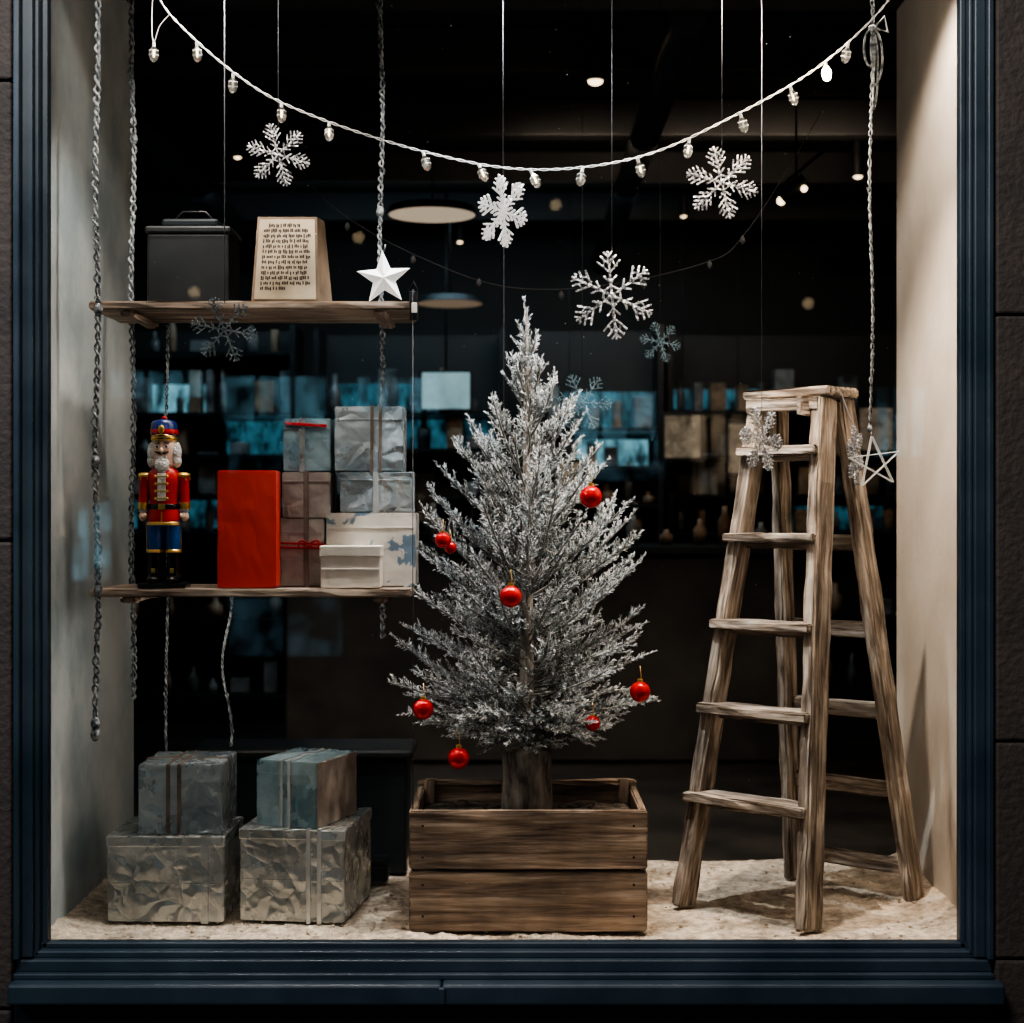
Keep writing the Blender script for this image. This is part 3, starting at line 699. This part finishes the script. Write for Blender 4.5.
# ------------------------------------------------------------------ nutcracker
def nutcracker():
    b=MB(); X,Y,Z0=-.905,.165,.8715
    def c(x,y,z): return (X+x,Y+y,Z0+z)
    b.box(c(0,0,.007),(.125,.075,.014),'nblack',bev=.004)
    for s in (-1,1):
        x=s*.024
        b.lathe([(.0,.0),(.019,.0),(.019,.03),(.0175,.07),(.021,.082)],c(x,0,.014),'nblack',16)
        b.sph(c(x,-.018,.022),.018,'nblack',(1,1.4,.6))
        b.lathe([(.0225,.078),(.0225,.086),(.0,.086)],c(x,0,.014),'gold',16)
        b.lathe([(.019,.098),(.0215,.13),(.0225,.175)],c(x,0,0),'nblue',16)
        b.box(c(x,-.0225,.045),(.010,.003,.012),'gold',bev=.001)
        b.box(c(x+s*.0205,-.004,.135),(.003,.006,.075),'gold',bev=.001)
    b.lathe([(.0,.165),(.042,.165),(.044,.175),(.0400,.200),(.0365,.212),(.038,.235),(.043,.275),(.042,.295),(.032,.310),(.015,.318),(0,.318)],c(0,0,0),'nred',24,sq=.78)
    b.lathe([(.0455,.163),(.0455,.170),(.043,.172)],c(0,0,0),'gold',24,sq=.78)
    b.lathe([(.0385,.204),(.0395,.205),(.0395,.217),(.0385,.218)],c(0,0,0),'nblack',24,sq=.80)
    b.box(c(0,-.0325,.211),(.018,.004,.015),'gold',bev=.002)
    b.box(c(0,-.0337,.262),(.022,.004,.072),'nhair',bev=.002)
    b.box(c(0,-.0335,.182),(.003,.006,.032),'gold',bev=.001)
    for i in range(4):
        z=.232+i*.019
        for s in (-1,1):
            b.sph(c(s*.015,-.0355,z),.0038,'gold',seg=8,rings=6)
        b.box(c(0,-.037,z),(.028,.002,.0035),'gold',bev=.0005)
    for s in (-1,1):
        b.sph(c(s*.049,0,.293),.018,'gold',(1.1,1,.45))
        for j in range(6):
            a=j*math.pi/3; b.cyl(c(s*.049+.016*math.cos(a),.014*math.sin(a),.292),c(s*.050+.017*math.cos(a),.015*math.sin(a),.280),.002,.002,'gold',6)
        b.cyl(c(s*.050,0,.292),c(s*.054,-.002,.215),.0145,.0125,'nred',14)
        b.cyl(c(s*.054,-.002,.222),c(s*.0545,-.002,.205),.0145,.0145,'gold',14)
        b.cyl(c(s*.0545,-.002,.206),c(s*.055,-.003,.198),.0115,.011,'nhair',14)
        b.sph(c(s*.055,-.005,.186),.0115,'nskin',(.9,1,1.15),12,8)
        b.sph(c(s*.047,-.013,.188),.005,'nskin',(.9,1,1.3),8,6)
    b.lathe([(.022,.310),(.026,.316),(.030,.325),(.031,.350),(.031,.385),(.0,.388)],c(0,0,0),'nskin',20,sq=.95)
    for s in (-1,1):
        b.sph(c(s*.031,.002,.352),.018,'nhair',(.75,1.2,1.6),12,10)
        b.sph(c(s*.031,.002,.330),.017,'nhair',(.85,1.1,1.1),12,10)
        b.sph(c(s*.012,-.029,.366),.0052,'nhair',(1,.5,1),10,8)
        b.sph(c(s*.012,-.0315,.366),.0030,'nnavy',(1,.4,1),8,6)
        b.box(c(s*.012,-.0305,.376),(.013,.004,.003),'nblack',rot=(0,s*.25,0),bev=.001)
        b.cyl(c(s*.002,-.0325,.348),c(s*.018,-.030,.353),.0042,.0018,'nblack',8)
    b.sph(c(0,.016,.345),.028,'nhair',(1.1,.8,1.3))
    b.sph(c(0,-.034,.356),.0052,'nskin',(1,1.2,1.5),10,8)
    b.box(c(0,-.0305,.339),(.026,.004,.008),'nhair',bev=.001)
    b.box(c(0,-.0310,.3345),(.022,.003,.002),'nred')
    b.sph(c(0,-.027,.320),.019,'nhair',(1.0,.6,1.15),12,10)
    b.lathe([(.032,.382),(.0345,.384),(.0345,.392),(.033,.393)],c(0,0,0),'gold',24)
    b.lathe([(.0335,.391),(.035,.405),(.034,.428),(.026,.436),(.0,.440)],c(0,0,0),'nnavy',24)
    b.lathe([(.0355,.400),(.0362,.402),(.0362,.409),(.0355,.411)],c(0,0,0),'nred',24)
    b.sph(c(0,-.022,.387),.022,'nblack',(1.05,.7,.14))
    b.sph(c(0,-.0365,.411),.0085,'gold',(1,.4,1.3),10,8)
    for s in (-1,1): b.tube([c(s*.033,-.010,.397),c(s*.02,-.031,.394),c(0,-.037,.398)],.0018,'gold',5)
    b.sph(c(0,0,.441),.007,'nred',(1,1,.9),10,8)
    b.obj('nutcracker_figurine')
nutcracker()

# ------------------------------------------------------------------ shop interior
def pendant(x,y,z,r,k):
    b=MB(); b.cyl((x,y,z),(x,y,z+.03),r,r*.92,'iron',32)
    b.add([(x+r*.95*math.cos(a),y+r*.95*math.sin(a),z-.002) for a in [i*math.pi/20 for i in range(40)]],[list(range(40))[::-1]],k)
    b.tube([(x,y,z+.03),(x,y,2.85)],.003,'iron'); b.obj('pendant_lamp')
pendant(-.325,2.5,2.276,.185,'disc')
pendant(-.31,4.0,2.11,.17,'discdim')
pendant(-2.0,3.2,2.35,.16,'discdim')
def downlight(x,y,k='spotlit',r=.025):
    b=MB(); b.cyl((x,y,2.62),(x,y,2.85),r*1.5,r*1.5,'iron',20); b.sph((x,y,2.62),r,k,(1,1,.6)); b.obj('ceiling_downlight')
downlight(.30,1.76,r=.028); downlight(1.6,3.4,r=.02); downlight(-1.2,3.0,r=.015); downlight(.9,4.4,r=.015); downlight(-.3,5.2,r=.015)
def tracklight():
    b=MB(); x,y=1.03,1.8
    b.tube([(x,y,2.85),(x,y,2.25)],.004,'iron'); b.cyl((x-.05,y,2.20),(x+.03,y-.03,2.27),.035,.025,'iron',16)
    b.sph((x-.055,y-.005,2.195),.016,'spotlit'); b.sph((x+.02,y-.05,2.23),.012,'spotlit')
    b.box((x+.03,y,2.32),(.18,.03,.012),'iron',rot=(0,-.7,0)); b.obj('track_spotlight')
tracklight()
def cabinet(name,x0,x1,y,rows,lit):
    b=MB()
    b.box(((x0+x1)/2,y+.32,1.0),(x1-x0,.02,2.1),'dark')
    for x in (x0,x1): b.box((x,y+.15,1.0),(.03,.34,2.1),'iron')
    for z in rows: b.box(((x0+x1)/2,y+.15,z),(x1-x0,.32,.02),'steel')
    for j,z in enumerate(rows):
        x=x0+.04
        while x<x1-.08:
            w=R.uniform(.03,.12); h=R.uniform(.06,.24)
            t=R.random(); k=R.choice(['goods','goods','goodsw'])
            if t<.35: b.lathe([(0,0),(w*.35,0),(w*.38,h*.55),(w*.14,h*.75),(w*.14,h),(0,h)],(x+w/2,y+.10,z+.0125),k,10)
            elif t<.7: b.box((x+w/2,y+.12,z+.0125+h/2),(w*.9,.12,h),k,bev=.004)
            x+=w+R.uniform(.005,.07)
    for (a,c,z0,z1,k) in lit: b.box(((a+c)/2,y+.30,(z0+z1)/2),(c-a,.01,z1-z0),k)  # cyan panels here are painted reflections, set inside the cabinet
    b.obj(name)
cabinet('display_cabinet',-2.25,-1.15,4.4,[.1,.5,.95,1.15,1.36,1.58,1.9],[(-2.1,-1.62,1.60,1.76,'cyan'),(-2.2,-1.2,.98,1.13,'cyandim'),(-1.55,-1.2,1.37,1.56,'cyandim')])
cabinet('display_cabinet',-1.05,-.05,4.6,[.1,.5,.95,1.15,1.40,1.60],[(-1.0,-.1,1.42,1.58,'cyandim'),(-1.0,-.55,1.64,1.78,'cyandim')])
cabinet('display_cabinet',.05,.78,4.4,[.1,.5,.9,1.1,1.30,1.5],[(.28,.74,1.52,1.72,'cyandim'),(.35,.74,1.31,1.46,'cyan')])
cabinet('display_cabinet',.85,2.2,4.6,[.1,.5,.95,1.15,1.36,1.6],[(.9,1.4,1.64,1.75,'cyandim'),(1.5,2.1,.97,1.1,'cyandim')])
b=MB(); b.box((-.345,4.35,1.70),(.25,.02,.19),'palescreen',bev=.004); b.box((-.345,4.365,1.70),(.28,.02,.22),'iron',bev=.004); b.tube([(-.345,4.37,1.8),(-.345,4.37,2.85)],.006,'iron'); b.obj('menu_screen')
b=MB()
for x,z,w,h in ((.89,1.46,.22,.26),(.30,1.22,.15,.25),(1.18,1.40,.12,.3),(1.9,1.5,.2,.26)):
    b.box((x,4.36,z),(w,.02,h),'iron',bev=.004); b.box((x,4.348,z),(w*.84,.01,h*.84),'warmframe')
    b.tube([(x,4.36,z+h/2),(x,4.36,2.85)],.002,'iron',4)
b.obj('framed_pictures')
b=MB(); b.box((.2,3.3,.42),(2.4,.5,.9),'darkfloor',bev=.01); b.box((.2,3.3,.90),(2.5,.58,.04),'steel',bev=.01)
for i in range(14):
    x=-.8+i*.15+R.uniform(-.04,.04); h=R.uniform(.06,.2)
    b.lathe([(0,0),(.03,0),(.032,h*.6),(.012,h*.8),(.012,h),(0,h)],(x,3.25,.921),R.choice(['goods','goodsw']),10)
b.obj('shop_counter')
b=MB(); b.box((-.62,.82,.17),(.62,.2,.34),'steel',bev=.01); b.box((-.62,.82,.355),(.66,.24,.03),'iron',bev=.01); b.obj('storage_trunk')
b=MB(); b.box((-.40,.62,.03),(.09,.06,.05),'iron',bev=.01); b.box((-.40,.62,.064),(.1,.07,.02),'steel',bev=.01); b.obj('small_tin')

# ------------------------------------------------------------------ lights
def spot(name,loc,tgt,e,col,size=70,blend=.6,rad=.04):
    l=bpy.data.lights.new(name,'SPOT'); l.energy=e; l.color=col; l.spot_size=math.radians(size); l.spot_blend=blend; l.shadow_soft_size=rad
    o=bpy.data.objects.new(name,l); COL.objects.link(o); o.location=loc
    o.rotation_euler=(Vector(tgt)-Vector(loc)).to_track_quat('-Z','Y').to_euler()
def area(name,loc,tgt,e,col,s):
    l=bpy.data.lights.new(name,'AREA'); l.energy=e; l.color=col; l.shape='RECTANGLE'; l.size=s[0]; l.size_y=s[1]
    o=bpy.data.objects.new(name,l); COL.objects.link(o); o.location=loc
    o.rotation_euler=(Vector(tgt)-Vector(loc)).to_track_quat('-Z','Y').to_euler()
WARM=(1,.84,.69); NEU=(1,.91,.82)
spot('spot_left',(-.75,0.0,2.56),(-.74,.35,.5),85,NEU,80)
spot('spot_tree',(.02,-.03,2.56),(.05,.35,.8),180,(.93,.97,1),70)
spot('spot_right',(.55,-.02,2.56),(.85,.38,.3),240,WARM,80,rad=.025)
spot('spot_wall',(.95,.15,2.56),(1.19,.45,.9),60,WARM,110)
area('street_front_fill',(-.8,-2.6,4.1),(0,.2,.6),370,(1,.93,.86),(1.3,.5))  # unseen fill added on the street side to light the fronts
area('sky_light',(-3.2,-2.2,2.6),(-.4,0,1.0),65,(.45,.72,1),(1.0,1.0))
area('under_shelf_fill',(-.66,.20,.845),(-.66,.26,0),2.2,NEU,(.56,.03))  # unseen fill added to brighten the tops of the floor boxes
area('under_shelf_fill',(-.665,.125,1.582),(-.66,.19,1.0),2.0,NEU,(.56,.012))  # unseen fill added for items shaded by the upper shelf
area('shop_cyan_light',(-.4,3.6,2.55),(-.4,4.4,1.2),16,(.50,.82,1),(2.5,.2))
area('shop_warm_fill',(.8,2.6,2.55),(.9,4.4,1.2),12,(1,.80,.6),(1.5,.2))  # weak ambient fill added to make the shop interior visible

w=bpy.data.worlds.new('night'); bpy.context.scene.world=w; w.use_nodes=True
w.node_tree.nodes['Background'].inputs[0].default_value=(.012,.018,.028,1); w.node_tree.nodes['Background'].inputs[1].default_value=.6
try: bpy.context.scene.view_settings.look='AgX - Medium High Contrast'
except Exception: pass

# ------------------------------------------------------------------ camera
cd=bpy.data.cameras.new('camera'); cd.sensor_width=36; cd.lens=56.25; cd.clip_start=.05
cd.dof.use_dof=True; cd.dof.focus_distance=4.15; cd.dof.aperture_fstop=2.8
co=bpy.data.objects.new('camera',cd); COL.objects.link(co); co.location=(0,-4,1.07); co.rotation_euler=(math.radians(90),0,0)
bpy.context.scene.camera=co
